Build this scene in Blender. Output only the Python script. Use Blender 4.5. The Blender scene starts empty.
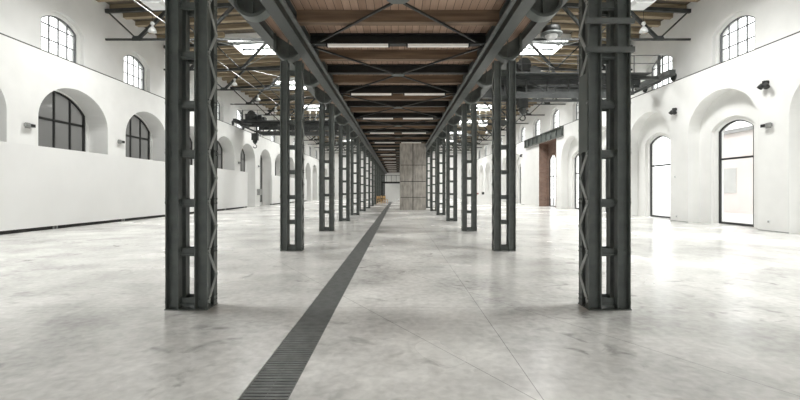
import bpy, bmesh, math, random
from mathutils import Vector
random.seed(7)
PI = math.pi
S = 5.29                     # bay length
EYE = 1.5
def ycol(n): return 0.13 + S * n
NB = 16                      # bays in the hall
YEND = ycol(16) + 0.9
YBACK = -7.0
XW, XU = 13.8, 14.5          # lower wall face, upper wall face
LEDGE = 6.95

scene = bpy.context.scene
COL = scene.collection

# ------------------------------------------------------------------ materials
def new_mat(name):
    m = bpy.data.materials.new(name); m.use_nodes = True
    nt = m.node_tree
    return m, nt, nt.nodes['Principled BSDF']

def noise_mat(name, c1, c2, scale=4, rough=.5, detail=6, metal=0, bump=0, stretch=(1, 1, 1), spec=.5, r2=None, lo=.35, hi=.65):
    m, nt, b = new_mat(name)
    N, L = nt.nodes, nt.links
    tc = N.new('ShaderNodeTexCoord'); mp = N.new('ShaderNodeMapping')
    mp.inputs['Scale'].default_value = stretch
    L.new(tc.outputs['Object'], mp.inputs['Vector'])
    n = N.new('ShaderNodeTexNoise'); n.inputs['Scale'].default_value = scale; n.inputs['Detail'].default_value = detail
    L.new(mp.outputs[0], n.inputs['Vector'])
    r = N.new('ShaderNodeValToRGB')
    r.color_ramp.elements[0].position = lo; r.color_ramp.elements[1].position = hi
    r.color_ramp.elements[0].color = (*c1, 1); r.color_ramp.elements[1].color = (*c2, 1)
    L.new(n.outputs['Fac'], r.inputs['Fac']); L.new(r.outputs['Color'], b.inputs['Base Color'])
    b.inputs['Roughness'].default_value = rough; b.inputs['Metallic'].default_value = metal
    b.inputs['Specular IOR Level'].default_value = spec
    if r2 is not None:
        mr = N.new('ShaderNodeMapRange'); mr.inputs['To Min'].default_value = rough; mr.inputs['To Max'].default_value = r2
        mr.inputs['From Min'].default_value = lo; mr.inputs['From Max'].default_value = hi
        L.new(n.outputs['Fac'], mr.inputs['Value']); L.new(mr.outputs[0], b.inputs['Roughness'])
    if bump:
        bp = N.new('ShaderNodeBump'); bp.inputs['Strength'].default_value = bump; bp.inputs['Distance'].default_value = .02
        L.new(n.outputs['Fac'], bp.inputs['Height']); L.new(bp.outputs[0], b.inputs['Normal'])
    return m

M = {}
M['white'] = noise_mat('white plaster', (.80, .80, .785), (.84, .84, .825), 1.2, .75, spec=.2)
M['panel'] = noise_mat('white painted board', (.80, .80, .79), (.83, .83, .82), .6, .6, spec=.2)
M['steel'] = noise_mat('dark grey painted steel', (.090, .102, .095), (.135, .148, .139), 5, .38, spec=.5, r2=.55)
M['girder'] = noise_mat('grey girder steel', (.046, .052, .049), (.070, .078, .073), 5, .42, r2=.55)
M['bar'] = noise_mat('lattice steel with painted light', (.26, .275, .265), (.36, .375, .36), 5, .45)  # paler than the columns: daylight caught by the bars is put into their colour
M['strap'] = noise_mat('worn grey steel', (.10, .11, .105), (.15, .16, .155), 5, .45)
M['black'] = noise_mat('black painted steel', (.012, .013, .013), (.022, .023, .022), 6, .5)
M['frame'] = noise_mat('black window frame', (.012, .013, .013), (.02, .02, .02), 6, .45)
M['greyframe'] = noise_mat('grey window bar', (.12, .125, .13), (.15, .155, .16), 6, .5)
M['grate'] = noise_mat('grey galvanised grate', (.13, .137, .133), (.18, .187, .182), 9, .5, metal=.2)
M['pit'] = noise_mat('dark drain channel', (.02, .02, .02), (.035, .034, .032), 6, .8)
M['cranemetal'] = noise_mat('dark crane steel', (.022, .025, .025), (.05, .054, .052), 3, .5)
M['beamwood'] = noise_mat('brown timber beam', (.12, .08, .052), (.23, .155, .10), 3, .7, stretch=(.25, 4, 4))
M['purlin'] = noise_mat('sawn roof timber', (.25, .195, .125), (.43, .35, .235), 2.5, .75, stretch=(.3, 3, 3))
M['conc'] = None
M['lampwhite'] = noise_mat('white enamel', (.72, .74, .74), (.8, .81, .81), 3, .35)
M['galv'] = noise_mat('pale galvanised pipe', (.27, .28, .27), (.38, .38, .37), 5, .4, metal=.3)
M['greybox'] = noise_mat('grey fitting', (.3, .3, .3), (.38, .38, .37), 6, .45, metal=.3)
M['chair'] = noise_mat('honey coloured wood', (.5, .3, .1), (.65, .42, .18), 4, .5)
M['ground'] = noise_mat('pale paving', (.55, .55, .54), (.65, .65, .63), 1, .9)
M['greyrender'] = noise_mat('grey rendered facade', (.30, .30, .29), (.46, .46, .45), .35, .9)
M['pinkrender'] = noise_mat('pale rose facade', (.78, .70, .67), (.84, .78, .76), .4, .9)
M['dullred'] = noise_mat('dull red', (.3, .1, .1), (.36, .14, .13), 4, .6)

def concrete_mat():
    m, nt, b = new_mat('board marked concrete'); N, L = nt.nodes, nt.links
    tc = N.new('ShaderNodeTexCoord')
    n = N.new('ShaderNodeTexNoise'); n.inputs['Scale'].default_value = 2.2; n.inputs['Detail'].default_value = 8
    mp = N.new('ShaderNodeMapping'); mp.inputs['Scale'].default_value = (2.4, 2.4, .8)
    L.new(tc.outputs['Object'], mp.inputs['Vector']); L.new(mp.outputs[0], n.inputs['Vector'])
    r = N.new('ShaderNodeValToRGB')
    r.color_ramp.elements[0].position = .3; r.color_ramp.elements[1].position = .7
    r.color_ramp.elements[0].color = (.32, .295, .265, 1); r.color_ramp.elements[1].color = (.60, .57, .52, 1)
    L.new(n.outputs['Fac'], r.inputs['Fac']); L.new(r.outputs[0], b.inputs['Base Color'])
    b.inputs['Roughness'].default_value = .8
    return m
M['conc'] = concrete_mat()

def plank_mat(name, c1, c2, gap, width, axis='X'):
    m, nt, b = new_mat(name); N, L = nt.nodes, nt.links
    tc = N.new('ShaderNodeTexCoord'); sp = N.new('ShaderNodeSeparateXYZ'); L.new(tc.outputs['Object'], sp.inputs[0])
    a, o = (sp.outputs['X'], sp.outputs['Y']) if axis == 'X' else (sp.outputs['Y'], sp.outputs['X'])
    d = N.new('ShaderNodeMath'); d.operation = 'DIVIDE'; d.inputs[1].default_value = width; L.new(a, d.inputs[0])
    fl = N.new('ShaderNodeMath'); fl.operation = 'FLOOR'; L.new(d.outputs[0], fl.inputs[0])
    fr = N.new('ShaderNodeMath'); fr.operation = 'SUBTRACT'; L.new(d.outputs[0], fr.inputs[0]); L.new(fl.outputs[0], fr.inputs[1])
    wn = N.new('ShaderNodeTexWhiteNoise'); wn.noise_dimensions = '2D'
    cb = N.new('ShaderNodeCombineXYZ'); L.new(fl.outputs[0], cb.inputs[0])
    seg = N.new('ShaderNodeMath'); seg.operation = 'DIVIDE'; seg.inputs[1].default_value = 2.645; L.new(o, seg.inputs[0])
    sfl = N.new('ShaderNodeMath'); sfl.operation = 'FLOOR'; L.new(seg.outputs[0], sfl.inputs[0]); L.new(sfl.outputs[0], cb.inputs[1])
    L.new(cb.outputs[0], wn.inputs['Vector'])
    n = N.new('ShaderNodeTexNoise'); n.inputs['Scale'].default_value = 3; n.inputs['Detail'].default_value = 6
    mp = N.new('ShaderNodeMapping'); mp.inputs['Scale'].default_value = (6, .5, 1) if axis == 'X' else (.5, 6, 1)
    L.new(tc.outputs['Object'], mp.inputs['Vector']); L.new(mp.outputs[0], n.inputs['Vector'])
    av = N.new('ShaderNodeMath'); av.operation = 'ADD'
    h1 = N.new('ShaderNodeMath'); h1.operation = 'MULTIPLY'; h1.inputs[1].default_value = .5; L.new(wn.outputs['Value'], h1.inputs[0])
    h2 = N.new('ShaderNodeMath'); h2.operation = 'MULTIPLY'; h2.inputs[1].default_value = .55; L.new(n.outputs['Fac'], h2.inputs[0])
    L.new(h1.outputs[0], av.inputs[0]); L.new(h2.outputs[0], av.inputs[1])
    r = N.new('ShaderNodeValToRGB'); r.color_ramp.elements[0].position = .1; r.color_ramp.elements[1].position = .9
    r.color_ramp.elements[0].color = (*c1, 1); r.color_ramp.elements[1].color = (*c2, 1); L.new(av.outputs[0], r.inputs['Fac'])
    lt = N.new('ShaderNodeMath'); lt.operation = 'LESS_THAN'; lt.inputs[1].default_value = .07; L.new(fr.outputs[0], lt.inputs[0])
    mx = N.new('ShaderNodeMix'); mx.data_type = 'RGBA'; L.new(lt.outputs[0], mx.inputs['Factor'])
    L.new(r.outputs[0], mx.inputs['A']); mx.inputs['B'].default_value = (*gap, 1)
    L.new(mx.outputs['Result'], b.inputs['Base Color'])
    b.inputs['Roughness'].default_value = .75
    return m
M['planks'] = plank_mat('brown ceiling planks', (.26, .165, .115), (.50, .35, .26), (.05, .032, .022), .17, 'X')
M['deck'] = plank_mat('weathered roof boards', (.075, .06, .042), (.13, .107, .076), (.04, .04, .03), .2, 'X')

def brick_mat():
    m, nt, b = new_mat('red brick'); N, L = nt.nodes, nt.links
    tc = N.new('ShaderNodeTexCoord'); sp = N.new('ShaderNodeSeparateXYZ'); L.new(tc.outputs['Object'], sp.inputs[0])
    ad = N.new('ShaderNodeMath'); ad.operation = 'ADD'; L.new(sp.outputs['X'], ad.inputs[0]); L.new(sp.outputs['Y'], ad.inputs[1])
    cb = N.new('ShaderNodeCombineXYZ'); L.new(ad.outputs[0], cb.inputs[0]); L.new(sp.outputs['Z'], cb.inputs[1])
    br = N.new('ShaderNodeTexBrick'); br.inputs['Scale'].default_value = 2.0
    br.inputs['Color1'].default_value = (.15, .085, .062, 1); br.inputs['Color2'].default_value = (.22, .135, .10, 1)
    br.inputs['Mortar'].default_value = (.27, .24, .21, 1); br.inputs['Mortar Size'].default_value = .015
    L.new(cb.outputs[0], br.inputs['Vector']); L.new(br.outputs['Color'], b.inputs['Base Color'])
    b.inputs['Roughness'].default_value = .85
    return m
M['brick'] = brick_mat()

def glass_mat(name, clear, tint, fog=0.0):
    m = bpy.data.materials.new(name); m.use_nodes = True; nt = m.node_tree; N, L = nt.nodes, nt.links
    N.remove(N['Principled BSDF']); out = N['Material Output']
    tr = N.new('ShaderNodeBsdfTransparent'); tr.inputs['Color'].default_value = (*tint, 1)
    gl = N.new('ShaderNodeBsdfGlossy'); gl.inputs['Roughness'].default_value = .03
    lw = N.new('ShaderNodeLayerWeight'); pw = N.new('ShaderNodeMath'); pw.operation = 'POWER'; pw.inputs[1].default_value = 5; L.new(lw.outputs['Facing'], pw.inputs[0])
    fr = N.new('ShaderNodeMath'); fr.operation = 'MULTIPLY_ADD'; fr.inputs[1].default_value = .7; fr.inputs[2].default_value = .025; L.new(pw.outputs[0], fr.inputs[0])
    mx = N.new('ShaderNodeMixShader'); L.new(fr.outputs[0], mx.inputs[0])
    last = tr
    if fog:
        tl = N.new('ShaderNodeBsdfTranslucent'); tl.inputs['Color'].default_value = (.52, .52, .51, 1)
        m2 = N.new('ShaderNodeMixShader'); m2.inputs[0].default_value = fog
        L.new(tr.outputs[0], m2.inputs[1]); L.new(tl.outputs[0], m2.inputs[2]); last = m2
    L.new(last.outputs[0], mx.inputs[1]); L.new(gl.outputs[0], mx.inputs[2]); L.new(mx.outputs[0], out.inputs['Surface'])
    return m
M['glass'] = glass_mat('clear window glass', 1, (.96, .97, .97))
M['fogglass'] = glass_mat('frosted window glass', 1, (.53, .53, .52), .35)

def tube_mat():
    m, nt, b = new_mat('fluorescent tube')
    b.inputs['Base Color'].default_value = (.8, .78, .74, 1)
    b.inputs['Emission Color'].default_value = (1, .95, .87, 1); b.inputs['Emission Strength'].default_value = .12
    return m
M['tube'] = tube_mat()

def floor_mat():
    m, nt, b = new_mat('polished concrete'); N, L = nt.nodes, nt.links
    tc = N.new('ShaderNodeTexCoord'); sp = N.new('ShaderNodeSeparateXYZ'); L.new(tc.outputs['Object'], sp.inputs[0])
    def noise(scale, detail, dist=0, st=(1, 1, 1)):
        mp = N.new('ShaderNodeMapping'); mp.inputs['Scale'].default_value = st; L.new(tc.outputs['Object'], mp.inputs['Vector'])
        n = N.new('ShaderNodeTexNoise'); n.inputs['Scale'].default_value = scale; n.inputs['Detail'].default_value = detail
        n.inputs['Distortion'].default_value = dist; L.new(mp.outputs[0], n.inputs['Vector']); return n.outputs['Fac']
    def math_(op, a, bb=None, c=None):
        n = N.new('ShaderNodeMath'); n.operation = op
        for i, v in enumerate((a, bb, c)):
            if v is None: continue
            if isinstance(v, (int, float)): n.inputs[i].default_value = v
            else: L.new(v, n.inputs[i])
        return n.outputs[0]
    big = noise(.32, 4, .3); mid = noise(1.1, 6, .25); fine = noise(11, 10, .3)
    v = math_('ADD', math_('MULTIPLY', big, .46), math_('ADD', math_('MULTIPLY', mid, .32), math_('MULTIPLY', fine, .22)))
    r = N.new('ShaderNodeValToRGB'); e = r.color_ramp.elements
    e[0].position = .32; e[0].position = .36; e[0].color = (.38, .376, .36, 1); e[1].position = .60; e[1].color = (.84, .833, .805, 1)
    L.new(v, r.inputs['Fac'])
    # small dark stains
    st = noise(3.1, 10, .8)
    stm = N.new('ShaderNodeMapRange'); stm.inputs['From Min'].default_value = .56; stm.inputs['From Max'].default_value = .72
    L.new(st, stm.inputs['Value'])
    gate = N.new('ShaderNodeMapRange'); gate.inputs['From Min'].default_value = .44; gate.inputs['From Max'].default_value = .62
    L.new(noise(.8, 2), gate.inputs['Value'])
    stain = math_('MULTIPLY', math_('MULTIPLY', stm.outputs[0], gate.outputs[0]), .75)
    mx = N.new('ShaderNodeMix'); mx.data_type = 'RGBA'; L.new(stain, mx.inputs['Factor']); L.new(r.outputs[0], mx.inputs['A'])
    mx.inputs['B'].default_value = (.17, .165, .155, 1)
    # saw-cut joints: (nx, ny, c, halfwidth)
    x, y = sp.outputs['X'], sp.outputs['Y']
    joints = None
    def line(nx, ny, c, hw):
        d = math_('ABSOLUTE', math_('SUBTRACT', math_('ADD', math_('MULTIPLY', x, nx), math_('MULTIPLY', y, ny)), c))
        return math_('LESS_THAN', d, hw)
    a = math.atan2(.96, 1.65)              # diagonal cuts
    nx, ny = math.cos(a), math.sin(a)
    lines = [line(1, 0, 1.045, .0042), line(1, 0, 8.0, .005), line(1, 0, -8.0, .005),
             line(nx, ny, nx * .03 + ny * 4.74, .0042), line(nx, ny, nx * 2.245 + ny * 4.33, .004)]
    # transverse cut in line with each pair of columns
    yy = math_('SUBTRACT', math_('FRACT', math_('DIVIDE', math_('ADD', y, -.25 + S * 4), S)), .0)
    lines.append(math_('LESS_THAN', yy, .0012))
    j = lines[0]
    for l in lines[1:]: j = math_('MAXIMUM', j, l)
    jm = math_('MULTIPLY', j, .55)
    mx2 = N.new('ShaderNodeMix'); mx2.data_type = 'RGBA'; L.new(jm, mx2.inputs['Factor']); L.new(mx.outputs['Result'], mx2.inputs['A'])
    mx2.inputs['B'].default_value = (.1, .1, .095, 1)
    L.new(mx2.outputs['Result'], b.inputs['Base Color'])
    rr = N.new('ShaderNodeMapRange'); rr.inputs['From Min'].default_value = .15; rr.inputs['From Max'].default_value = .85
    rr.inputs['To Min'].default_value = .17; rr.inputs['To Max'].default_value = .33
    L.new(big, rr.inputs['Value']); L.new(rr.outputs[0], b.inputs['Roughness'])
    b.inputs['Specular IOR Level'].default_value = .55
    return m
M['floor'] = floor_mat()

# ------------------------------------------------------------------ mesh builder
class MB:
    def __init__(s): s.v = []; s.f = []; s.smooth = []
    def add(s, vs, fs, smooth=False):
        o = len(s.v); s.v += [tuple(p) for p in vs]
        for f in fs: s.f.append(tuple(i + o for i in f)); s.smooth.append(smooth)
        return s
    def box(s, x0, x1, y0, y1, z0, z1):
        x0, x1 = min(x0, x1), max(x0, x1); y0, y1 = min(y0, y1), max(y0, y1); z0, z1 = min(z0, z1), max(z0, z1)
        return s.add([(x0,y0,z0),(x1,y0,z0),(x1,y1,z0),(x0,y1,z0),(x0,y0,z1),(x1,y0,z1),(x1,y1,z1),(x0,y1,z1)],
              [(0,3,2,1),(4,5,6,7),(0,1,5,4),(1,2,6,5),(2,3,7,6),(3,0,4,7)])
    def bar(s, p, q, w, h, up=(0, 0, 1)):
        p, q = Vector(p), Vector(q); d = (q - p).normalized(); u = Vector(up)
        if abs(d.dot(u)) > .99: u = Vector((1, 0, 0))
        a = d.cross(u).normalized() * w / 2; b = a.cross(d).normalized() * h / 2
        vs = [p - a - b, p + a - b, p + a + b, p - a + b, q - a - b, q + a - b, q + a + b, q - a + b]
        return s.add(vs, [(0,1,2,3),(7,6,5,4),(0,4,5,1),(1,5,6,2),(2,6,7,3),(3,7,4,0)])
    def tube(s, p, q, r, n=8, r2=None):
        p, q = Vector(p), Vector(q); d = (q - p).normalized(); u = Vector((0, 0, 1)) if abs(d.z) < .9 else Vector((1, 0, 0))
        a = d.cross(u).normalized(); b = a.cross(d).normalized(); r2 = r if r2 is None else r2
        vs = [p + (a * math.cos(t) + b * math.sin(t)) * r for t in [2 * PI * i / n for i in range(n)]]
        vs += [q + (a * math.cos(t) + b * math.sin(t)) * r2 for t in [2 * PI * i / n for i in range(n)]]
        s.add(vs, [(i, (i + 1) % n, n + (i + 1) % n, n + i) for i in range(n)], True)
        o = len(s.v) - 2 * n
        s.f += [tuple(o + i for i in reversed(range(n))), tuple(o + n + i for i in range(n))]; s.smooth += [False, False]
        return s
    def prism(s, poly, axis, a0, a1):
        """poly of 2-d points extruded along axis: 'y' -> (x,z), 'x' -> (y,z), 'z' -> (x,y)"""
        def P(p, a): return {'y': (p[0], a, p[1]), 'x': (a, p[0], p[1]), 'z': (p[0], p[1], a)}[axis]
        n = len(poly); vs = [P(p, a0) for p in poly] + [P(p, a1) for p in poly]
        return s.add(vs, [tuple(range(n)), tuple(reversed(range(n, 2 * n)))] + [(i, n + i, n + (i + 1) % n, (i + 1) % n) for i in range(n)])
    def lathe(s, prof, c, n=20):
        vs = []
        for r, z in prof:
            for i in range(n):
                t = 2 * PI * i / n; vs.append((c[0] + r * math.cos(t), c[1] + r * math.sin(t), c[2] + z))
        fs = []
        for k in range(len(prof) - 1):
            for i in range(n): fs.append((k * n + i, k * n + (i + 1) % n, (k + 1) * n + (i + 1) % n, (k + 1) * n + i))
        return s.add(vs, fs, True)
    def strip(s, A, B, closed=False):
        n = len(A); m = n if closed else n - 1
        return s.add(list(A) + list(B), [(i, (i + 1) % n, n + (i + 1) % n, n + i) for i in range(m)])
    def ibeam(s, axis, a0, a1, c, w, z0, z1, tf=.025, tw=.02):
        """I-section running along axis; c is the centre across, z0..z1 its height"""
        for lo, hi, k0, k1 in ((c - w/2, c + w/2, z0, z0 + tf), (c - tw/2, c + tw/2, z0 + tf, z1 - tf), (c - w/2, c + w/2, z1 - tf, z1)):
            if axis == 'y': s.box(lo, hi, a0, a1, k0, k1)
            else: s.box(a0, a1, lo, hi, k0, k1)
        return s
    def mesh(s, name, mat, fix=True):
        me = bpy.data.meshes.new(name); me.from_pydata(s.v, [], s.f)
        me.polygons.foreach_set('use_smooth', s.smooth)
        if fix:
            bm = bmesh.new(); bm.from_mesh(me); bmesh.ops.recalc_face_normals(bm, faces=bm.faces); bm.to_mesh(me); bm.free()
        for m in (mat if isinstance(mat, (list, tuple)) else [mat]): me.materials.append(m)
        me.update(); return me
    def build(s, name, mat, parent=None, loc=None, fix=True):
        return link(name, s.mesh(name, mat, fix), parent, loc)

def link(name, me, parent=None, loc=None):
    o = bpy.data.objects.new(name, me); COL.objects.link(o)
    if parent: o.parent = parent
    if loc: o.location = loc
    return o
def empty(name, loc=(0, 0, 0)):
    o = bpy.data.objects.new(name, None); COL.objects.link(o); o.location = loc; o.empty_display_size = .2; return o
def tag(o, label=None, cat=None, group=None, kind=None):
    if label: o['label'] = label
    if cat: o['category'] = cat
    if group: o['group'] = group
    if kind: o['kind'] = kind
    return o
def structure(o, label=None): o['kind'] = 'structure'; return tag(o, label)
def copy_tree(o, loc=None, parent=None):
    c = o.copy(); COL.objects.link(c)
    if parent: c.parent = parent
    if loc: c.location = loc
    for ch in list(o.children): copy_tree(ch, None, c)
    return c
ORD = ['zeroth', 'nearest', 'second', 'third', 'fourth', 'fifth', 'sixth', 'seventh', 'eighth', 'ninth', 'tenth', 'eleventh', 'twelfth', 'thirteenth', 'fourteenth', 'fifteenth', 'sixteenth', 'seventeenth']
SIDE = {-1: 'left', 1: 'right'}

# ------------------------------------------------------------------ outlines
def ell(yc, half, zs, rise, n=28):
    return [(yc - half * math.cos(PI * i / n), zs + rise * math.sin(PI * i / n)) for i in range(n + 1)]
def seg_z(half, zs, rise, dy):
    R = (half * half + rise * rise) / (2 * rise); return zs + rise - R + math.sqrt(max(R * R - dy * dy, 0))
def segm(yc, half, zs, rise, n=18):
    return [(yc + half * (2 * i / n - 1), seg_z(half, zs, rise, half * (2 * i / n - 1))) for i in range(n + 1)]
def outline(kind, yc, half, z0, zs, rise):
    a = ell(yc, half, zs, rise) if kind == 'ell' else segm(yc, half, zs, rise)
    return [(yc - half, z0)] + a + [(yc + half, z0)]
def face_with_opening(mb, X, y0, y1, z0, z1, out):
    """wall sheet in the plane x = X around one opening whose outline stands at its sill"""
    sill = out[0][1]
    poly = [(y0, sill), *out, (y1, sill), (y1, z1), (y0, z1)]
    mb.add([(X, y, z) for y, z in poly], [tuple(range(len(poly)))])
    if sill > z0 + 1e-4:
        mb.add([(X, y0, z0), (X, y1, z0), (X, y1, sill), (X, y0, sill)], [(0, 1, 2, 3)])
def reveal(mb, X0, X1, out, sill=False):
    mb.strip([(X0, y, z) for y, z in out], [(X1, y, z) for y, z in out], closed=sill)

# ------------------------------------------------------------------ walls
wn = {'window': 0, 'door': 0}
def glazing(kind, yc, half, z0, zs, rise, X, sx, fw, mw, vbars, hbars, fmat, gmat, fd=.06):
    wn[kind] += 1
    e = structure(empty('%s_%d' % (kind, wn[kind]), (sx * X, yc, z0)))
    H0, HS = 0, zs - z0
    out = outline('seg', 0, half, H0, HS, rise)
    inn = outline('seg', 0, half - fw, H0 + fw, HS, rise - fw * .6)
    mb = MB()
    a, b = -fd / 2, fd / 2
    for (P, Q, xa, xb) in ((out, inn, a, a), (out, inn, b, b), (out, out, a, b), (inn, inn, a, b)):
        mb.strip([(xa, y, z) for y, z in P], [(xb, y, z) for y, z in Q], closed=True)
    for vy in vbars:
        mb.box(-fd * .35, fd * .35, vy - mw / 2, vy + mw / 2, H0 + fw * .5, seg_z(half, HS, rise, vy) - fw * .5)
    for hz in hbars:
        h = hz - z0
        if h <= HS: w = half
        else:
            R = (half * half + rise * rise) / (2 * rise); w = math.sqrt(max(R * R - (h - HS - rise + R) ** 2, 0))
        mb.box(-fd * .3, fd * .3, -w + fw * .5, w - fw * .5, h - mw / 2, h + mw / 2)
    mb.build('%s_frame' % kind, fmat, e)
    g = MB(); g.prism([(y, z) for y, z in out], 'x', -.006, .006); g.build('pane', gmat, e)
    return e

H_TOP = 11.0
def roof_z(x): return 10.85 + (XU - abs(x)) * .05

def build_wall(sx):
    mb = MB(); X = lambda v: sx * v
    niche_d = .9 if sx < 0 else .55
    spring, rise = (4.35, 1.5) if sx < 0 else (4.2, 1.65)
    bk = MB()
    # plain wall beside and behind the camera
    y_first = ycol(2)
    mb.add([(X(XW), YBACK, 0), (X(XW), y_first, 0), (X(XW), y_first, LEDGE), (X(XW), YBACK, LEDGE)], [(0, 1, 2, 3)])
    mb.add([(X(XU), YBACK, LEDGE), (X(XU), y_first, LEDGE), (X(XU), y_first, H_TOP + .2), (X(XU), YBACK, H_TOP + .2)], [(0, 1, 2, 3)])
    mb.add([(X(XW), YBACK, LEDGE), (X(XW), YEND, LEDGE), (X(XU + .02), YEND, LEDGE), (X(XU + .02), YBACK, LEDGE)], [(0, 1, 2, 3)])
    for n in range(2, NB):
        y0, y1 = ycol(n), ycol(n + 1); yc = (y0 + y1) / 2 - .17
        if n == NB - 1: y1 = YEND
        # clerestory: stepped outer reveal, then the window reveal
        yw = (y0 + y1) / 2 if n < NB - 1 else yc
        o1 = outline('seg', yw, 1.19, 6.5, 8.62, .56); o2 = outline('seg', yw, .99, 6.7, 8.63, .37)
        mb_y0, mb_y1 = y0, y1
        face_with_opening(mb, X(XU), y0, y1, LEDGE - .6, H_TOP + .2, o1); reveal(mb, X(XU), X(XU + .16), o1, True)
        mb.strip([(X(XU + .16), y, z) for y, z in o1], [(X(XU + .16), y, z) for y, z in segm_like(o1, o2)], closed=True)
        reveal(mb, X(XU + .16), X(XU + .42), o2, True)
        glazing('window', yw, .99, 6.7, 8.63, .37, XU + .24, sx, .08, .045, (-.495, 0, .495), (7.3, 7.9, 8.5), M['greyframe'], M['glass'])
        # ground storey
        plain = sx > 0 and n in (7, 8)
        if plain:
            if n == 7:
                ya, yb = 37.5, 42.1
                o = [(ya, 0), (ya, 6.1), (yb, 6.1), (yb, 0)]
                poly = [(y0, 0), *o, (y1, 0), (y1, LEDGE), (y0, LEDGE)]
                mb.add([(X(XW), a, b) for a, b in poly], [tuple(range(len(poly)))])
                od = outline('seg', 40.95, 1.0, .02, 4.5, .5)
                reveal(bk, X(XW + .002), X(XW + .85), o)
                face_with_opening(bk, X(XW + .85), ya, yb, 0, 6.1, od)
                reveal(bk, X(XW + .85), X(XW + 1.1), od)
                glazing('door', 40.95, 1.0, .02, 4.5, .5, XW + 1.0, sx, .08, .07, (0,), (2.9,), M['frame'], M['glass'])
            else:
                mb.add([(X(XW), y0, 0), (X(XW), y1, 0), (X(XW), y1, LEDGE), (X(XW), y0, LEDGE)], [(0, 1, 2, 3)])
            continue
        o = outline('ell', yc, 1.98, 0, spring, rise)
        face_with_opening(mb, X(XW), y0, y1, 0, LEDGE, o); reveal(mb, X(XW), X(XW + niche_d), o)
        if sx < 0:
            oo = outline('seg', yc, 1.80, .3, 5.02, .78)
            face_with_opening(mb, X(XW + niche_d), yc - 2.0, yc + 2.0, 0, 6.2, oo)
            reveal(mb, X(XW + niche_d), X(XW + niche_d + .3), oo, True)
            if n == 8:
                glazing('door', yc, 1.80, .3, 5.02, .78, XW + niche_d + .1, sx, .12, .10, (-.9, 0, .9), (2.55, 4.53), M['frame'], M['fogglass'], .09)
            else:
                glazing('window', yc, 1.80, .3, 5.02, .78, XW + niche_d + .1, sx, .12, .10, (-.9, 0, .9), (2.55, 4.53,), M['frame'], M['fogglass'], .09)
        else:
            oo = outline('seg', yc, 1.22, 0, 4.22, .50)
            face_with_opening(mb, X(XW + niche_d), yc - 2.0, yc + 2.0, 0, 6.2, oo)
            reveal(mb, X(XW + niche_d), X(XW + niche_d + .12), oo)
            oi = outline('seg', yc, .99, .03, 4.17, .38)
            mb.strip([(X(XW + niche_d + .12), y, z) for y, z in oo], [(X(XW + niche_d + .12), y, z) for y, z in segm_like(oo, oi)])
            reveal(mb, X(XW + niche_d + .12), X(XW + niche_d + .4), oi, True)
            glazing('door', yc, .99, .03, 4.17, .38, XW + niche_d + .2, sx, .1, .085, (), (2.92,), M['frame'], M['glass'])
    w = structure(mb.build('wall_%s' % SIDE[sx], M['white'], fix=False))
    if bk.v: bk.build('brick_recess', M['brick'], w, fix=False)
    return w
def segm_like(o1, o2): return o2
for sx in (-1, 1): build_wall(sx)

# ------------------------------------------------------------------ floor, drain
DX0, DX1 = -1.155, -.79
mb = MB()
for a, b in ((-16.2, DX0), (DX1, 16.2)):
    mb.box(a, b, YBACK, YEND + .3, -.25, 0)
structure(mb.build('floor', M['floor']))
mb = MB(); mb.box(DX0, DX1, YBACK, YEND + .3, -.25, -.12)
structure(mb.build('trim_1', M['pit']))
g = MB()
for k in range(20): g.box(.012, DX1 - DX0 - .012, k * .05 + .006, k * .05 + .042, -.03, -.004)
for xx in (.006, (DX1 - DX0) / 2, DX1 - DX0 - .012): g.box(xx - .004, xx + .006, .004, .996, -.12, -.008)
gm = g.mesh('drain_grate', M['grate'])
for k in range(int(YEND) - 1):
    o = link('drain_grate', gm, None, (DX0, 1.0 + k, 0))
    tag(o, 'grey slatted metal drain grate panel set flush in the long floor channel', 'drain grate', 'drain grate panels along the aisle')

# ------------------------------------------------------------------ end wall and outside
mb = MB(); ox = [-15, -11.5, -6.5, -2.2, 2.2, 6.5, 11.5, 15]
for i in range(7):
    if i % 2 == 0: mb.box(ox[i], ox[i + 1], YBACK - .3, YBACK, 0, 11.9)
    else:
        mb.box(ox[i], ox[i + 1], YBACK - .3, YBACK, 0, .3); mb.box(ox[i], ox[i + 1], YBACK - .3, YBACK, 4.9, 11.9)
structure(mb.build('wall_front', M['white']))
for i in (1, 3, 5):  # unseen glazed openings added behind the camera to light the column fronts
    wn['window'] += 1; e = structure(empty('window_%d' % wn['window'], ((ox[i] + ox[i + 1]) / 2, YBACK - .15, .3)))
    hw = (ox[i + 1] - ox[i]) / 2; m = MB()
    for t in (-1, -.5, 0, .5, 1): m.box(hw * t * .985 - .03, hw * t * .985 + .03, -.04, .04, 0, 4.6)
    for z in (.03, 1.5, 3.0, 4.57): m.box(-hw, hw, -.04, .04, z - .03, z + .03)
    m.build('window_frame', M['frame'], e)
    m = MB(); m.box(-hw, hw, -.006, .006, 0, 4.6); m.build('pane', M['glass'], e)
mb = MB(); mb.box(-15, 15, YEND, YEND + .3, 0, 11.7)
structure(mb.build('wall_back', M['white']))
mb = MB(); mb.box(-60, 60, -30, 100, -.6, -.26)
structure(mb.build('ground', M['ground']))
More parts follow.
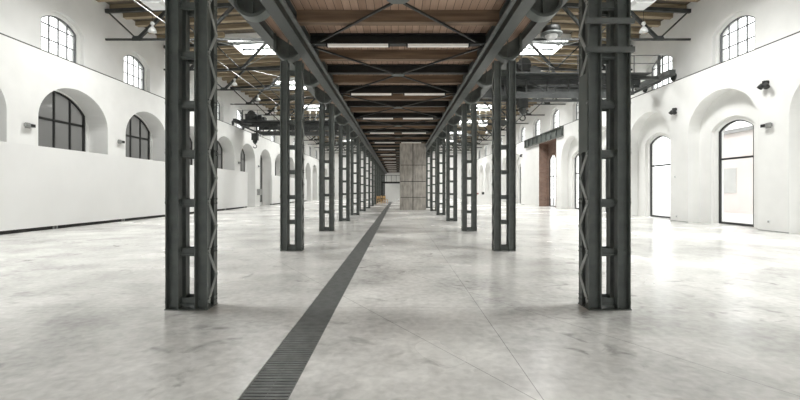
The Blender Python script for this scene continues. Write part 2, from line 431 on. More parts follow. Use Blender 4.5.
def facade(name, x0, x1, y0, y1, h, mat, label, wins):
    e = tag(empty(name, ((x0 + x1) / 2, (y0 + y1) / 2, -.26)), label, 'building')
    cx, cy = e.location.x, e.location.y
    m = MB(); m.box(x0 - cx, x1 - cx, y0 - cy, y1 - cy, 0, h); m.build('facade', mat, e)
    m = MB(); m.box(x0 - cx - .3, x1 - cx + .3, y0 - cy - .3, y1 - cy + .3, h, h + .3); m.build('roof', M['greybox'], e)
    xf = (x0 if x0 > 0 else x1) - cx
    for k in range(wins):
        yy = y0 - cy + (k + .5) * (y1 - y0) / wins
        m = MB(); m.box(xf - .06, xf + .06, yy - .7, yy + .7, 1.6, 3.6); m.build('window', M['ground'], e)
facade('neighbour_building', -30, -22, 6, 95, 8.6, M['greyrender'], 'grey building seen blurred through the frosted left windows', 12)
facade('neighbour_building', 27, 36, 8, 38, 6.4, M['pinkrender'], 'pale rose building outside the glazed doors on the right', 5)

# ------------------------------------------------------------------ roof over the hall
SKY_Y = [7.3, 17.5, 27.75, 37.9, 48.1, 58.2, 68.8, 79.4]; SKX0, SKX1, SKH = 7.7, 10.5, 1.5
xs = [-XU - .6, -SKX1, -SKX0, 0, SKX0, SKX1, XU + .6]
ys = [YBACK] + [v for y in SKY_Y for v in (y - SKH, y + SKH)] + [YEND + .3]
mb = MB()
for i in range(6):
    for j in range(len(ys) - 1):
        if i in (1, 4) and j % 2 == 1: continue
        x0, x1, y0, y1 = xs[i], xs[i + 1], ys[j], ys[j + 1]
        za, zb = roof_z(x0), roof_z(x1)
        mb.add([(x0, y0, za), (x1, y0, zb), (x1, y1, zb), (x0, y1, za), (x0, y0, za + .12), (x1, y0, zb + .12), (x1, y1, zb + .12), (x0, y1, za + .12)],
               [(0, 3, 2, 1), (4, 5, 6, 7), (0, 1, 5, 4), (1, 2, 6, 5), (2, 3, 7, 6), (3, 0, 4, 7)])
ceil_o = structure(mb.build('ceiling', M['deck']))
PS = S / 5
k = 0
while True:
    y = 19.6 + k * PS; k += 1
    if y > YEND - .3: break
    cut = any(abs(y - s) < SKH + .42 for s in SKY_Y)
    m = MB()
    segs = [(-XU + .02, -SKX1), (-SKX0, 0), (0, SKX0), (SKX1, XU - .02)] if cut else [(-XU + .02, 0), (0, XU - .02)]
    for a, b in segs:
        za, zb = roof_z(a), roof_z(b); h, w = .22, .28
        m.add([(a, y - w/2, za - h), (b, y - w/2, zb - h), (b, y + w/2, zb - h), (a, y + w/2, za - h), (a, y - w/2, za + .02), (b, y - w/2, zb + .02), (b, y + w/2, zb + .02), (a, y + w/2, za + .02)],
              [(0, 3, 2, 1), (4, 5, 6, 7), (0, 1, 5, 4), (1, 2, 6, 5), (2, 3, 7, 6), (3, 0, 4, 7)])
    m.build('roof_timber', M['purlin'], ceil_o)
n_sk = 0
for y in SKY_Y:
    for sx in (-1, 1):
        n_sk += 1
        x0, x1 = sx * SKX0, sx * SKX1; z0 = roof_z(SKX1) - .26; z1 = roof_z(SKX0) + .42
        e = structure(empty('skylight_%d' % n_sk, (sx * 9.1, y, z0)))
        m = MB(); h = z1 - z0; w = 1.4
        m.box(-w - .08, -w, -SKH - .08, SKH + .08, 0, h); m.box(w, w + .08, -SKH - .08, SKH + .08, 0, h)
        m.box(-w, w, -SKH - .08, -SKH, 0, h); m.box(-w, w, SKH, SKH + .08, 0, h)
        m.build('skylight_curb', M['white'], e)
        m = MB()
        for t in (-.5, 0, .5): m.box(w * t - .025, w * t + .025, -SKH, SKH, h - .06, h)
        m.box(-w, w, -.025, .025, h - .06, h); m.build('skylight_bar', M['galv'], e)
        m = MB(); m.box(-w, w, -SKH, SKH, h, h + .012); m.build('pane', M['glass'], e)

# ------------------------------------------------------------------ steel columns
CX, CW = 2.67, .265          # column axis, half width
CD = .30                    # depth
def member_mesh(height):
    m = MB(); w, d = .165, .10
    m.box(-w/2, -w/2 + .014, 0, d, 0, height); m.box(w/2 - .014, w/2, 0, d, 0, height); m.box(-w/2, w/2, .07, .084, 0, height)
    for k in range(8):
        z = .095 + .63 * k
        for sxx in (-1, 1):
            for dz in (-.025, .03):
                for yy in (.025, .075): m.tube((sxx * w/2, yy, z + dz), (sxx * (w/2 + .012), yy, z + dz), .011, 6)
        for xx in (-.05, .05): m.tube((xx, .056, z), (xx, .07, z), .012, 6)
    return m.mesh('steel_member', M['steel'])
COLH = 4.75
mem_me = member_mesh(COLH)
bt = MB(); bt.box(-.1, .1, .08, .09, -.015, .085); bt.box(-.1, .1, .05, .08, 0, .012); batten_me = bt.mesh('batten', M['steel'])
lb = MB(); lb.bar((0, .035, 0), (0, CD - .035, .315), .008, .042, up=(1, 0, 0)); up_me = lb.mesh('lattice_bar', M['bar'])
lb = MB(); lb.bar((0, CD - .035, 0), (0, .035, .315), .008, .042, up=(1, 0, 0)); dn_me = lb.mesh('lattice_bar', M['bar'])
# make the flat bars lie in the side plane: width along the plane, thickness across it
def flatbar(a, b):
    a, b = Vector(a), Vector(b); d = (b - a).normalized(); nrm = Vector((1, 0, 0)); t = nrm.cross(d).normalized() * .027; n = nrm * .005
    m = MB(); vs = [a - t - n, a + t - n, a + t + n, a - t + n, b - t - n, b + t - n, b + t + n, b - t + n]
    m.add(vs, [(0,1,2,3),(7,6,5,4),(0,4,5,1),(1,5,6,2),(2,6,7,3),(3,7,4,0)])
    m.tube(a - nrm * .012, a + nrm * .012, .016, 6); return m
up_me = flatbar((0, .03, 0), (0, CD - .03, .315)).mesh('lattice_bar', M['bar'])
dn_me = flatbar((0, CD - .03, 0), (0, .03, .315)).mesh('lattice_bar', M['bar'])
lat = MB()
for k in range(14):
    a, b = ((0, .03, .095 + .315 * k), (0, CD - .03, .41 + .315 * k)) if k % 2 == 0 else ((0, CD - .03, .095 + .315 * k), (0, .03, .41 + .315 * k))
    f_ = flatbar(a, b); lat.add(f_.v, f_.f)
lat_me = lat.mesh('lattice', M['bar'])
bp = MB(); bp.box(-.27, .27, -.02, CD + .02, 0, .012)
base_me = bp.mesh('base_plate', M['steel'])

for sx in (-1, 1):
    for n in range(1, 16):
        e = empty('steel_column', (sx * CX, ycol(n), 0))
        if n == 1 and sx > 0: lab = 'nearest riveted steel column on the right, with two horizontal straps near its top'
        elif n == 1: lab = 'nearest riveted steel column on the left, tall in front of the white partition'
        else: lab = '%s dark grey lattice steel column from the front in the %s row' % (ORD[n], SIDE[sx])
        tag(e, lab, 'column', 'steel columns in the %s row' % SIDE[sx])
        for mx in (-.1825, .1825):
            for my in (0, CD - .10): link('steel_member', mem_me, e, (mx, my, .012))
        link('base_plate', base_me, e)
        for k in range(8):
            for my in ((0, CD - .10) if n < 6 else (0,)): link('batten', batten_me, e, (0, my, .05 + .63 * k))
        for side in (-1, 1):
            xx = side * .268
            if n <= 3 and side == -sx:
                for k in range(14):
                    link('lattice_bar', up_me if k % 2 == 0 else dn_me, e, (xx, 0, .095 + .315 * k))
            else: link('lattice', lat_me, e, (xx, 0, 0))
        if n == 1 and sx > 0:
            for z in (3.24, 3.60):
                m = MB(); m.box(-.32, .29, -.055, -.006, z, z + .065); m.build('strap', M['strap'], e)
            m = MB(); m.box(-.276, -.271, .02, CD - .02, 2.0, 3.0); m.build('side_plate', M['steel'], e)

# ------------------------------------------------------------------ long girders with U-shaped saddles
GY0, GY1 = 1.0, YEND - .05
def saddle_mesh():
    m = MB(); n = 16; R = .345; r = .31; cz = 5.125; topo, topi = 5.44, 5.05
    def path(rad):
        p = [(rad, topo)] + [(rad * math.cos(PI * i / n), cz - rad * math.sin(PI * i / n)) for i in range(n + 1)] + [(-rad, topi)]
        return p
    O, I = path(R), path(r)
    # y 0 .. .26 : strap; a rim flange at the front edge
    def quadstrip(P, Q, ya, yb):
        m.add([(x, ya, z) for x, z in P] + [(x, yb, z) for x, z in Q], [(i, i + 1, len(P) + i + 1, len(P) + i) for i in range(len(P) - 1)], True)
    quadstrip(O, O, 0, .28); quadstrip(I, I, 0, .28)
    F = path(.285)
    quadstrip(O, F, 0, 0); quadstrip(O, F, .28, .28); quadstrip(F, F, 0, .018); quadstrip(F, I, .018, .018)
    return m.mesh('saddle', M['steel'])
sad_me = saddle_mesh()
def saddle_web_mesh():
    m = MB(); n = 16; R = .311; cz = 5.125
    P = [(R, 5.43)] + [(R * math.cos(PI * i / n), cz - R * math.sin(PI * i / n)) for i in range(n + 1)] + [(-R, 5.03)]
    m.prism(P, 'y', .13, .145)
    m.box(-.012, .012, .08, .13, cz - .28, 5.3)
    for x in (-.17, 0, .17): m.tube((x, .115, cz - .08), (x, .13, cz - .08), .014, 6)
    return m.mesh('saddle_web', M['steel'])
web_me = saddle_web_mesh()
for sx in (-1, 1):
    e = tag(empty('long_girder', (sx * CX, GY0, 0)), 'dark steel longitudinal girder with U-shaped saddles on top of the %s column row' % SIDE[sx], 'girder')
    m = MB(); m.ibeam('y', 0, GY1 - GY0, -sx * (CX - 2.345), .25, 4.9, 5.42, .03, .024)
    m.build('inner_beam', M['girder'], e)
    m = MB(); m.ibeam('y', 0, GY1 - GY0, sx * (3.225 - CX), .25, 5.25, 5.95, .03, .024)
    m.build('outer_beam', M['girder'], e)
    for ya, yb in (((0, GY1 - GY0),) if sx < 0 else ((0, 32.9), (36.1, GY1 - GY0))):
        m = MB(); m.box(-sx * (CX - 2.18), -sx * (CX - 2.10), ya, yb, 5.0, 5.045); m.build('side_angle', M['strap'], e)
    k = 1.0
    while k <= 16:
        y = ycol(k) - GY0 + .03
        s1 = link('saddle', sad_me, e, (sx * .095, y, 0)); s1.scale = (sx, 1, 1)
        link('saddle_web', web_me, s1, (0, 0, 0))
        k += .5

# ------------------------------------------------------------------ timber floor over the aisle
PZ = 5.45
mb = MB(); mb.box(-3.09, 3.09, 2.0, YEND - .05, PZ, PZ + .08)
tag(mb.build('plank_ceiling', M['planks']), 'brown timber plank ceiling over the central aisle', 'plank ceiling', None, 'structure')
def nth(i):
    if i < 18: return ORD[i]
    one = ['', 'first', 'second', 'third', 'fourth', 'fifth', 'sixth', 'seventh', 'eighth', 'ninth']
    return {18: 'eighteenth', 19: 'nineteenth', 20: 'twentieth', 30: 'thirtieth'}.get(i) or ('twenty-' if i < 30 else 'thirty-') + one[i % 10]
joist = MB(); joist.box(-2.21, 2.21, -.11, .11, 5.19, PZ - .002); joist_me = joist.mesh('timber_joist', M['beamwood'])
cross = MB(); cross.ibeam('x', -2.21, 2.21, 0, .22, 5.185, PZ - .002, .022, .02)
cross_me = cross.mesh('steel_crossbeam', M['black'])
joist = MB(); joist.box(-2.21, .152, -.11, .11, 5.19, PZ - .002); joist_half = joist.mesh('timber_joist', M['beamwood'])
cross = MB(); cross.ibeam('x', -2.21, .152, 0, .22, 5.185, PZ - .002, .022, .02); cross_half = cross.mesh('steel_crossbeam', M['black'])
k = 1.75
while k < 16:
    o = link('timber_joist', joist_half if k == 6.75 else joist_me, None, (0, ycol(k) + .1, 0))
    tag(o, '%s brown timber joist under the aisle ceiling, counted from the front' % nth(int((k - 1.75) * 2) + 1), 'joist', 'timber joists under the plank ceiling'); k += .5
k = 2.0
while k < 16.2:
    o = link('steel_crossbeam', cross_half if k == 6.5 else cross_me, None, (0, ycol(k) + .15, 0))
    tag(o, '%s black steel crossbeam under the aisle ceiling, counted from the front' % nth(int((k - 2.0) * 2) + 1), 'beam', 'steel crossbeams under the plank ceiling'); k += .5
# X bracing
def brace():
    e = empty('cross_brace', (0, 0, 0))
    for a in (-1, 1):
        for b in (-1, 1):
            m = MB(); p = Vector((a * 2.15, b * S * .49, 5.152)); q = Vector((a * .12, b * .15, 5.152))
            m.bar(p, q, .05, .04); m.build('rod', M['black'], e)
            m = MB(); d = (q - p).normalized(); m.tube(p + d * .12, p + d * .62, .024, 8); m.build('rod_gleam', M['galv'], e)  # pale sleeve puts the highlight on the lit rod end into colour
    m = MB(); m.prism([(-.22, 0), (-.12, -.14), (.12, -.14), (.22, 0), (.12, .14), (-.12, .14)], 'z', 5.132, 5.174); m.build('gusset', M['steel'], e)
    return e
b0 = brace()
for n in range(1, 16):
    if n == 6: continue
    o = b0 if n == 1 else copy_tree(b0)
    o.location = (0, ycol(n + .5) + .15, 0)
    tag(o, 'X-shaped black steel bracing under the aisle ceiling, %s from the front' % ORD[n if n < 6 else n - 1], 'bracing', 'X bracing under the aisle ceiling')
def strip_light():
    e = empty('strip_light', (0, 0, 5.08))
    m = MB(); m.box(-2.15, 2.15, -.03, .03, 0, .044); m.build('rail', M['black'], e)
    for a in (-1, 1):
        m = MB(); m.box(a * .24, a * 1.71, -.05, .05, -.06, -.002); t = m.build('tube', M['tube'], e)
        for x in (.22, 1.73):
            m = MB(); m.box(a * x - .018, a * x + .018, -.05, .05, -.07, 0); m.build('end_cap', M['black'], t)
    return e
l0 = strip_light()
for n in range(2, 17):
    o = l0 if n == 2 else copy_tree(l0)
    o.location = (0, ycol(n) - .22, 5.08)
    tag(o, 'pair of white fluorescent tubes on a rail across the aisle, %s from the front' % ORD[n - 1], 'strip light', 'strip lights over the aisle')

# ------------------------------------------------------------------ concrete shaft
e = tag(empty('concrete_shaft', (1.23, 34.0, 0)), 'tall grey concrete block with panel joints standing in the aisle', 'concrete block')
m = MB(); m.box(-1.03, .95, .03, 2.7, 0, 5.43); m.build('core', M['pit'], e)
for i in range(2):
    for z0, z1 in ((0, .98), (1.02, 2.23), (2.28, 3.53), (3.57, 5.44)):
        m = MB(); x0 = -1.075 + i * 1.055; m.box(x0, x0 + 1.0, 0, 2.75, z0, z1); m.build('concrete_panel', M['conc'], e)

# ------------------------------------------------------------------ roof trusses, lamps, bracing
def truss(sx):
    e = empty('roof_truss', (0, 0, 0)); zb, zt = 9.0, 10.42
    tz = lambda x: zt + (XU - x) * .05 - .02
    m = MB(); m.bar((sx * 3.3, 0, zb), (sx * (XU - .03), 0, zb), .09, .09); m.build('bottom_chord', M['cranemetal'], e)
    m = MB(); m.bar((sx * 3.3, 0, tz(3.3)), (sx * (XU - .03), 0, tz(XU)), .14, .18); m.build('top_chord', M['cranemetal'], e)
    bot = [12.9, 9.7, 6.5]; top = [14.4, 11.3, 8.1, 4.9]
    for i, b in enumerate(bot):
        for t in (top[i], top[i + 1]):
            m = MB(); w = .07 if t > b else .14
            m.bar((sx * t, 0, tz(t)), (sx * b, 0, zb), w, w); m.build('diagonal', M['cranemetal'], e)
        m = MB(); m.prism([(sx * (b - .3), zb - .05), (sx * (b + .3), zb - .05), (sx * (b + .2), zb + .17), (sx * (b - .2), zb + .17)], 'y', -.05, .05); m.build('gusset', M['cranemetal'], e)
    m = MB(); m.bar((sx * 4.9, 0, tz(4.9)), (sx * 3.35, 0, zb), .12, .12); m.build('diagonal', M['cranemetal'], e)
    return e
def lamp(sx):
    e = empty('pendant_lamp', (0, 0, 0))
    m = MB(); m.lathe([(.0, .0), (.19, -.02), (.2, .0), (.17, .1), (.11, .2), (.05, .26), (.045, .3), (0, .3)], (0, 0, 0)); m.build('shade', M['lampwhite'], e)
    m = MB(); m.lathe([(0, 0), (.07, .02), (.1, .09), (.07, .17), (0, .19)], (0, 0, .31)); m.build('ballast', M['lampwhite'], e)
    m = MB(); m.lathe([(0, -.06), (.05, -.04), (.06, 0), (0, .02)], (0, 0, -.01), 12); m.build('bulb', M['tube'], e)
    m = MB(); m.tube((0, 0, .49), (0, 0, 1.15), .012, 6); m.build('hanger', M['black'], e)
    return e
for sx in (-1, 1):
    t0 = truss(sx); p0 = lamp(sx)
    for n in range(4, 17):
        o = t0 if n == 4 else copy_tree(t0); o.location = (0, ycol(n), 0)
        tag(o, 'dark steel roof truss over the %s side bay, %s from the front' % (SIDE[sx], ORD[n - 3]), 'truss', 'roof trusses over the %s side bay' % SIDE[sx])
        o = p0 if n == 4 else copy_tree(p0); o.location = (sx * 12.0, ycol(n) - .28, 9.28)
        tag(o, 'white bell-shaped lamp hung by the %s roof truss, %s from the front' % (SIDE[sx], ORD[n - 3]), 'lamp', 'pendant lamps over the %s side bay' % SIDE[sx])
    w0 = empty('wind_brace')  # wind bracing laid flat from one truss to the next
    for a, b in ((4.9, 9.7), (9.7, 4.9)):
        m = MB(); m.tube((sx * a, 0, 9.06 + (.034 if a > b else 0)), (sx * b, S, 9.06 + (.034 if a > b else 0)), .016, 6); m.build('rod', M['galv'], w0)
    for n in range(4, 16):
        o = w0 if n == 4 else copy_tree(w0); o.location = (0, ycol(n), 0)
        tag(o, 'pair of thin crossed tie rods between the %s roof trusses, %s from the front' % (SIDE[sx], ORD[n - 3]), 'tie rods', 'crossed tie rods over the %s side bay' % SIDE[sx])
    m = MB(); m.tube((sx * 10.55, 17, 9.11), (sx * 10.55, YEND - .1, 9.11), .024, 8)
    if sx < 0: tag(m.build('service_pipe', M['galv']), 'pale pipe running the length of the %s side bay under the roof' % SIDE[sx], 'pipe')
    # crane rail on the ledge
    m = MB(); m.box(sx * (XW + .03), sx * (XW + .13), YBACK, YEND, LEDGE + .004, LEDGE + .02); m.box(sx * (XW + .06), sx * (XW + .1), YBACK, YEND, LEDGE + .02, LEDGE + .07)
    tag(m.build('crane_rail', M['black']), 'thin dark crane rail along the ledge of the white %s wall' % SIDE[sx], 'rail')
    # hanging heaters
    for y, lab in ((17.3, 'nearest'), (49.4, 'farthest')):
        e = tag(empty('air_heater', (sx * 9.75, y, 8.92)), 'white box air heater hung under the %s roof, %s of the two' % (SIDE[sx], 'nearer' if lab == 'nearest' else 'farther'), 'heater', 'hanging air heaters')
        m = MB(); m.prism([(-.45, .12), (-.33, 0), (.33, 0), (.45, .12), (.45, .62), (-.45, .62)], 'y', -.35, .35); m.build('housing', M['lampwhite'], e)
        m = MB()
        for k in range(6): m.box(-.38, .38, -.37, -.35, .14 + k * .075, .17 + k * .075)
        m.build('louvre', M['galv'], e)
        for a in (-.35, .35):
            m = MB(); m.tube((a, 0, .62), (a, 0, roof_z(9.75) - 8.92 - .02), .015, 6); m.build('hanger', M['galv'], e)

# drum ventilator on the right
e = tag(empty('ceiling_ventilator', (7.35, 20.6, 8.75)), 'dark drum-shaped ventilator with pale dome hung under the right skylight', 'ventilator')
m = MB(); m.lathe([(0, .62), (.38, .62), (.42, .56), (.42, .3), (0, .3)], (0, 0, 0)); m.build('drum', M['black'], e)
m = MB(); m.lathe([(0, .3), (.5, .3), (.5, .2), (0, .2)], (0, 0, 0)); m.build('ring', M['strap'], e)
m = MB(); m.lathe([(.3, .2), (.27, .1), (.17, .03), (0, .01)], (0, 0, 0)); m.build('dome', M['lampwhite'], e)
m = MB(); m.tube((0, 0, .6), (0, 0, 2.3), .02, 6); m.build('hanger', M['black'], e)

# ------------------------------------------------------------------ overhead cranes
def crane(sx, y, label, hook_x):
    e = tag(empty('overhead_crane', (0, y, 0)), label, 'crane'); c = M['cranemetal']
    X0 = 3.3; ZL, ZU = 6.5, 7.28
    for yy in (-.9, .9):
        m = MB()
        m.bar((sx * X0, yy, ZL), (sx * 12.0, yy, ZL), .2, .12); m.bar((sx * X0, yy, ZU), (sx * 13.3, yy, ZU), .22, .14)
        m.bar((sx * 12.0, yy, ZL), (sx * 13.4, yy, 7.1), .2, .12)
        m.box(sx * X0, sx * 12.4, yy - .01, yy + .01, ZU - .34, ZU)
        k = 0; x = X0
        while x < 12.0:
            x2 = min(x + 1.09, 12.0)
            a, b = (ZL, ZU) if k % 2 == 0 else (ZU, ZL)
            m.bar((sx * x, yy, a), (sx * x2, yy, b), .08, .08); m.bar((sx * x2, yy, ZL), (sx * x2, yy, ZU), .08, .08); x = x2; k += 1
        m.build('bridge_girder', c, e)
    m = MB(); m.bar((sx * X0, -1.15, 6.3), (sx * 11.0, -1.15, 6.3), .14, .2); m.bar((sx * 11.0, -1.15, 6.3), (sx * 12.0, -.95, ZL), .14, .18)
    for i in range(6): m.bar((sx * (X0 + .4 + i * 1.4), -1.15, 6.3), (sx * (X0 + .4 + i * 1.4), -.9, ZL), .07, .07)
    m.build('lower_boom', c, e)
    m = MB(); m.box(sx * X0, sx * 12.6, -1.55, -.8, ZU + .07, ZU + .11); m.build('walkway', c, e)
    m = MB()
    for z in (7.85, 8.25): m.bar((sx * X0, -1.5, z), (sx * 13.0, -1.5, z), .03, .03)
    for i in range(8): x = X0 + .05 + i * 1.4; m.bar((sx * x, -1.5, ZU + .1), (sx * x, -1.5, 8.25), .03, .03)
    m.bar((sx * 13.0, -1.5, ZU), (sx * 13.0, -1.5, 8.25), .1, .1)
    m.build('railing', c, e)
    for xx, z in ((13.62, 7.03), (3.4, 5.96)):
        m = MB(); m.box(sx * (xx - .16), sx * (xx + .13), -1.6, 1.6, z + .2, z + .5)
        if xx < 5: m.box(sx * (xx - .08), sx * (xx + .12), -1.0, 1.0, z + .4, ZU)
        cg = m.build('end_carriage', c, e)
        for yy in (-1.25, 1.25):
            wx = 13.88 if xx > 5 else 3.22
            m = MB(); m.tube((sx * (wx - .035), yy, z + .21), (sx * (wx + .035), yy, z + .21), .2, 14); m.tube((sx * (wx - .3), yy, z + .25), (sx * (wx + .05), yy, z + .25), .05, 8); m.build('wheel', c, cg)
    hx = sx * hook_x
    m = MB(); m.box(hx - .9, hx + .9, -1.0, 1.0, ZU + .07, ZU + .3); m.box(hx - .65, hx - .05, -.7, .5, 7.58, 8.1); m.tube((hx - .1, -.8, 8.0), (hx - .1, .8, 8.0), .36, 16)
    m.tube((hx + .5, -.5, 7.8), (hx + .5, .6, 7.8), .24, 14); m.box(hx + .6, hx + .9, -.3, .3, 7.58, 7.9)
    tr = m.build('trolley', c, e)
    m = MB()
    for dx in (-.06, .06): m.tube((hx + dx, -.1, ZU + .1), (hx + dx, -.1, 6.2), .014, 6)
    m.box(hx - .25, hx + .25, -.3, .1, 5.9, 6.5); m.lathe([(0, 0), (.1, .05), (.2, .2), (.2, .35), (0, .4)], (hx, -.1, 5.55), 12)
    pts = [(hx + .15 * math.cos(t), -.1, 5.38 + .15 * math.sin(t)) for t in [PI * .5 - i * PI * 1.45 / 9 for i in range(10)]]
    for a, b in zip(pts, pts[1:]): m.tube(a, b, .035, 6)
    m.build('hook_block', c, tr)
    return e
crane(1, 22.9, 'dark overhead bridge crane in the right bay with railed walkway', 6.6)
crane(-1, 37.4, 'dark overhead bridge crane in the left bay with hanging hook', 12.4)

# ------------------------------------------------------------------ steel lintel on the right wall
e = tag(empty('steel_lintel', (XW - .01, 41.0, 6.1)), 'grey steel lintel with stiffeners over the brick opening in the right wall', 'lintel')
m = MB(); m.box(-.22, -.0, -5.2, 5.3, 0, .05); m.box(-.22, 0, -5.2, 5.3, .78, .83); m.box(-.06, -.02, -5.2, 5.3, .05, .78); m.build('beam', M['steel'], e)
for i in range(9):
    m = MB(); y = -5.18 + i * 1.305; m.box(-.2, -.06, y, y + .03, .05, .78); m.build('stiffener', M['steel'], e)

# ------------------------------------------------------------------ white partitions on the left
def partition(y0, y1, label):
    e = tag(empty('partition_wall', (-13.66, y0, 0)), label, 'partition')
    m = MB(); m.box(-.11, .11, 0, y1 - y0, .13, 3.2); m.build('panel', M['panel'], e)
    m = MB(); m.box(-.1, .05, .02, y1 - y0 - .02, 0, .13); m.build('plinth', M['pit'], e)
    y = .03
    while y < y1 - y0:
        if y > 0:
            for d in (-.1, .06):
                m = MB(); m.box(.05, .1, y + d, y + d + .05, 0, .13); m.build('foot', M['galv'], e)
        y += 4.2
    return e
partition(13.0 - 8.6, 38.7, 'long white partition standing on a black plinth along the left wall')
partition(46.3, 64.0, 'farther white partition along the left wall, beyond the tall arched door')

# ------------------------------------------------------------------ small wall fittings
def wallbox(sx):
    e = empty('wall_lamp')
    m = MB(); m.box(0, -sx * .04, -.1, .1, -.1, .1); m.build('back_plate', M['greybox'], e)
    m = MB(); m.box(-sx * .04, -sx * .15, -.2, .2, -.06, .06); m.build('housing', M['galv'], e)
    m = MB(); m.box(-sx * .15, -sx * .156, -.01, .19, -.05, .05); m.build('lens', M['frame'], e)
    return e
def spot():
    e = empty('spotlight')
    m = MB(); m.tube((0, 0, .1), (-.05, 0, .1), .08, 12); m.build('mount', M['black'], e)
    m = MB(); m.tube((-.05, 0, .1), (-.14, 0, .1), .03, 8); m.box(-.17, -.11, -.05, .05, -.02, .16); m.build('arm', M['black'], e)
    for dy, dz in ((-.16, -.12), (.17, -.08)):
        m = MB(); m.tube((-.14, dy * .3, .04), (-.17, dy, dz), .075, 14, .1); m.build('head', M['black'], e)
    return e
for sx in (-1, 1):
    w0 = None
    for n in ((3, 4, 5, 6, 7, 8) if sx < 0 else (3, 6)):
        o = wallbox(sx) if w0 is None else copy_tree(w0); w0 = w0 or o
        o.location = (sx * (XW - .002), ycol(n), 3.94)
        lab = ('small grey box lamp on the left wall pier, %s from the front' % ORD[n - 2]) if sx < 0 else \
              ('small grey box lamp on the right wall pier beside the nearest glazed door' if n == 3 else 'small grey box lamp on the right wall pier behind the columns')
        tag(o, lab, 'wall lamp', 'wall lamps on the piers')
s0 = None
for i, n in enumerate((3, 4, 5, 6, 9, 10)):
    o = spot() if s0 is None else copy_tree(s0); s0 = s0 or o
    o.location = (XW - .002, ycol(n) + .05, 5.45)
    tag(o, 'black twin-headed spotlight high on the right wall pier, %s from the front' % ORD[i + 1], 'spotlight', 'spotlights on the right wall')
for yy, z, lab in ((ycol(3), .36, 'small white socket low on the nearest right wall pier'), (ycol(4), .24, 'small white socket low on the second right wall pier'), (ycol(4) + .1, 2.2, 'small white switch at head height on the second right wall pier')):
    e = tag(empty('wall_socket', (XW - .001, yy, z)), lab, 'socket')
    m = MB(); m.box(-.02, 0, -.05, .05, -.06, .06); m.build('cover', M['lampwhite'], e)
    m = MB(); m.box(-.026, -.02, -.03, .03, -.035, .035); m.build('insert', M['greybox'], e)
e = tag(empty('wall_cabinet', (-XW + .001, ycol(8) - .1, 1.1)), 'grey cabinet on the left wall pier before the tall arched door', 'cabinet')
m = MB(); m.box(0, .3, -.25, .25, 0, .6); m.build('housing', M['greybox'], e)
m = MB(); m.box(.3, .32, -.22, .22, .03, .57); m.build('door', M['galv'], e)
# trim line at the foot of the right wall piers
m = MB()
for n in range(2, 12):
    if n in (7, 8): continue
    yc = ycol(n + .5) - .17
    a = ycol(n - .5) - .17 + 1.98 if n > 2 else ycol(2)
    m.box(XW - .012, XW - .002, a + .0, yc - 1.98, 0, .035)
o = structure(m.build('baseboard_right', M['greybox']))

# ------------------------------------------------------------------ far end of the hall
e = tag(empty('gallery_platform', (-1.4, 62.0, 0)), 'dark platform with railing across the far end of the aisle', 'platform')
m = MB(); m.box(-1.0, 1.9, 0, 1.5, 2.6, 2.85); m.build('deck', M['black'], e)
m = MB()
for i in range(5): m.bar((-.95 + i * .7, .05, 2.85), (-.95 + i * .7, .05, 3.75), .04, .04)
m.bar((-1, .05, 3.75), (1.9, .05, 3.75), .05, .05); m.build('railing', M['black'], e)
for x in (-.9, 1.8):
    m = MB(); m.box(x - .08, x + .08, .1, .26, 0, 2.6); m.build('post', M['black'], e)
e = tag(empty('reception_desk', (-.9, 60.0, 0)), 'white desk at the far end of the aisle left of the concrete block', 'desk')
m = MB(); m.box(-.9, .8, 0, .08, 0, 1.0); m.build('front_panel', M['panel'], e)
m = MB(); m.box(-.95, .85, -.05, .7, 1.0, 1.06); m.build('desk_top', M['panel'], e)
for x in (-.9, .74):
    m = MB(); m.box(x, x + .06, .08, .65, 0, 1.0); m.build('side_panel', M['panel'], e)
def chair():
    e = empty('wooden_chair'); c = M['chair']
    m = MB(); m.box(-.22, .22, -.22, .22, .43, .47); m.build('seat', c, e)
    for x in (-.2, .2):
        for y in (-.2, .2):
            m = MB(); m.box(x - .02, x + .02, y - .02, y + .02, 0, .43 if y < 0 else .92); m.build('leg', c, e)
    m = MB(); m.box(-.18, .18, .185, .215, .62, .9); m.build('backrest', c, e)
    return e
c0 = chair()
for i, (x, y, rz, lab) in enumerate(((-2.2, 50.0, .5, 'honey wooden chair nearest in the cluster at the far end of the aisle'),
                                     (-1.55, 52.5, 2.4, 'honey wooden chair furthest right in the cluster at the aisle end'),
                                     (-1.95, 55.0, 1.2, 'honey wooden chair furthest back in the cluster by the left columns'))):
    o = c0 if i == 0 else copy_tree(c0); o.location = (x, y, 0); o.rotation_euler = (0, 0, rz); tag(o, lab, 'chair', 'wooden chairs at the aisle end')
e = tag(empty('white_counter', (9.4, 49.0, 0)), 'white counter in the far right bay seen between the columns', 'counter')
m = MB(); m.box(-1.4, 1.4, 0, .7, 0, 1.05); m.build('body', M['panel'], e)
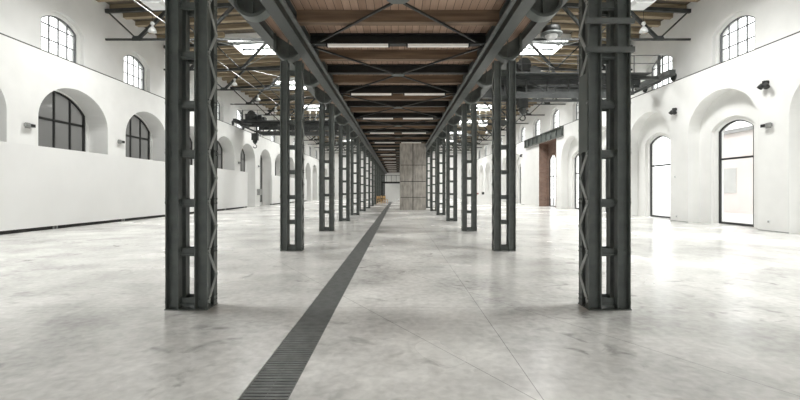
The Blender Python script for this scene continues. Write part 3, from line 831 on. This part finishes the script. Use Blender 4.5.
m = MB(); m.box(-1.45, 1.45, -.05, .75, 1.05, 1.1); m.build('counter_top', M['lampwhite'], e)
for x, h, mt, lab in ((-.8, .22, 'black', 'small black box at the left end of the white counter'), (-.3, .16, 'dullred', 'small dull red box on the white counter'), (.35, .25, 'black', 'small black box at the right end of the white counter')):
    e = tag(empty('counter_box', (9.4 + x, 49.3, 1.1)), lab, 'box')
    m = MB(); m.box(-.12, .12, -.1, .1, 0, h); m.build('carton', M[mt], e)
    m = MB(); m.box(-.13, .13, -.11, .11, h, h + .03); m.build('lid', M[mt], e)

# ------------------------------------------------------------------ light
def area(name, loc, rot, sx_, sy_, power, color=(1, 1, 1)):
    l = bpy.data.lights.new(name, 'AREA'); l.shape = 'RECTANGLE'; l.size = sx_; l.size_y = sy_; l.energy = power; l.color = color
    o = bpy.data.objects.new(name, l); COL.objects.link(o); o.location = loc; o.rotation_euler = rot; return o
SKYL = 1700
for y in SKY_Y:
    for sx in (-1, 1):
        area('skylight_daylight', (sx * 9.1, y, roof_z(SKX0) + .55), (0, 0, 0), 2.8, 3.0, SKYL * (1.0 if sx < 0 else 1.25), (1, .985, .96))
w = bpy.data.worlds.new('overcast sky'); scene.world = w; w.use_nodes = True
bg = w.node_tree.nodes['Background']; bg.inputs['Color'].default_value = (1, 1, .99, 1); bg.inputs['Strength'].default_value = 3.0

# ------------------------------------------------------------------ camera
cam = bpy.data.cameras.new('camera'); co = bpy.data.objects.new('camera', cam); COL.objects.link(co)
co.location = (0, 0, EYE); co.rotation_euler = (PI / 2, 0, 0)
cam.sensor_width = 36; cam.lens = 36 * 430 / 800
cam.shift_x = 2 / 800; cam.shift_y = -9 / 800
cam.clip_end = 300; cam.clip_start = .05
scene.camera = co
vs = scene.view_settings
vs.view_transform = 'Standard'; vs.look = 'None'; vs.gamma = 1; vs.use_curve_mapping = False; vs.exposure = -0.05
scene.cycles.max_bounces = 12; scene.cycles.diffuse_bounces = 7; scene.cycles.glossy_bounces = 4; scene.cycles.transparent_max_bounces = 12
scene.cycles.sample_clamp_indirect = 6
scene.cycles.use_denoising = True
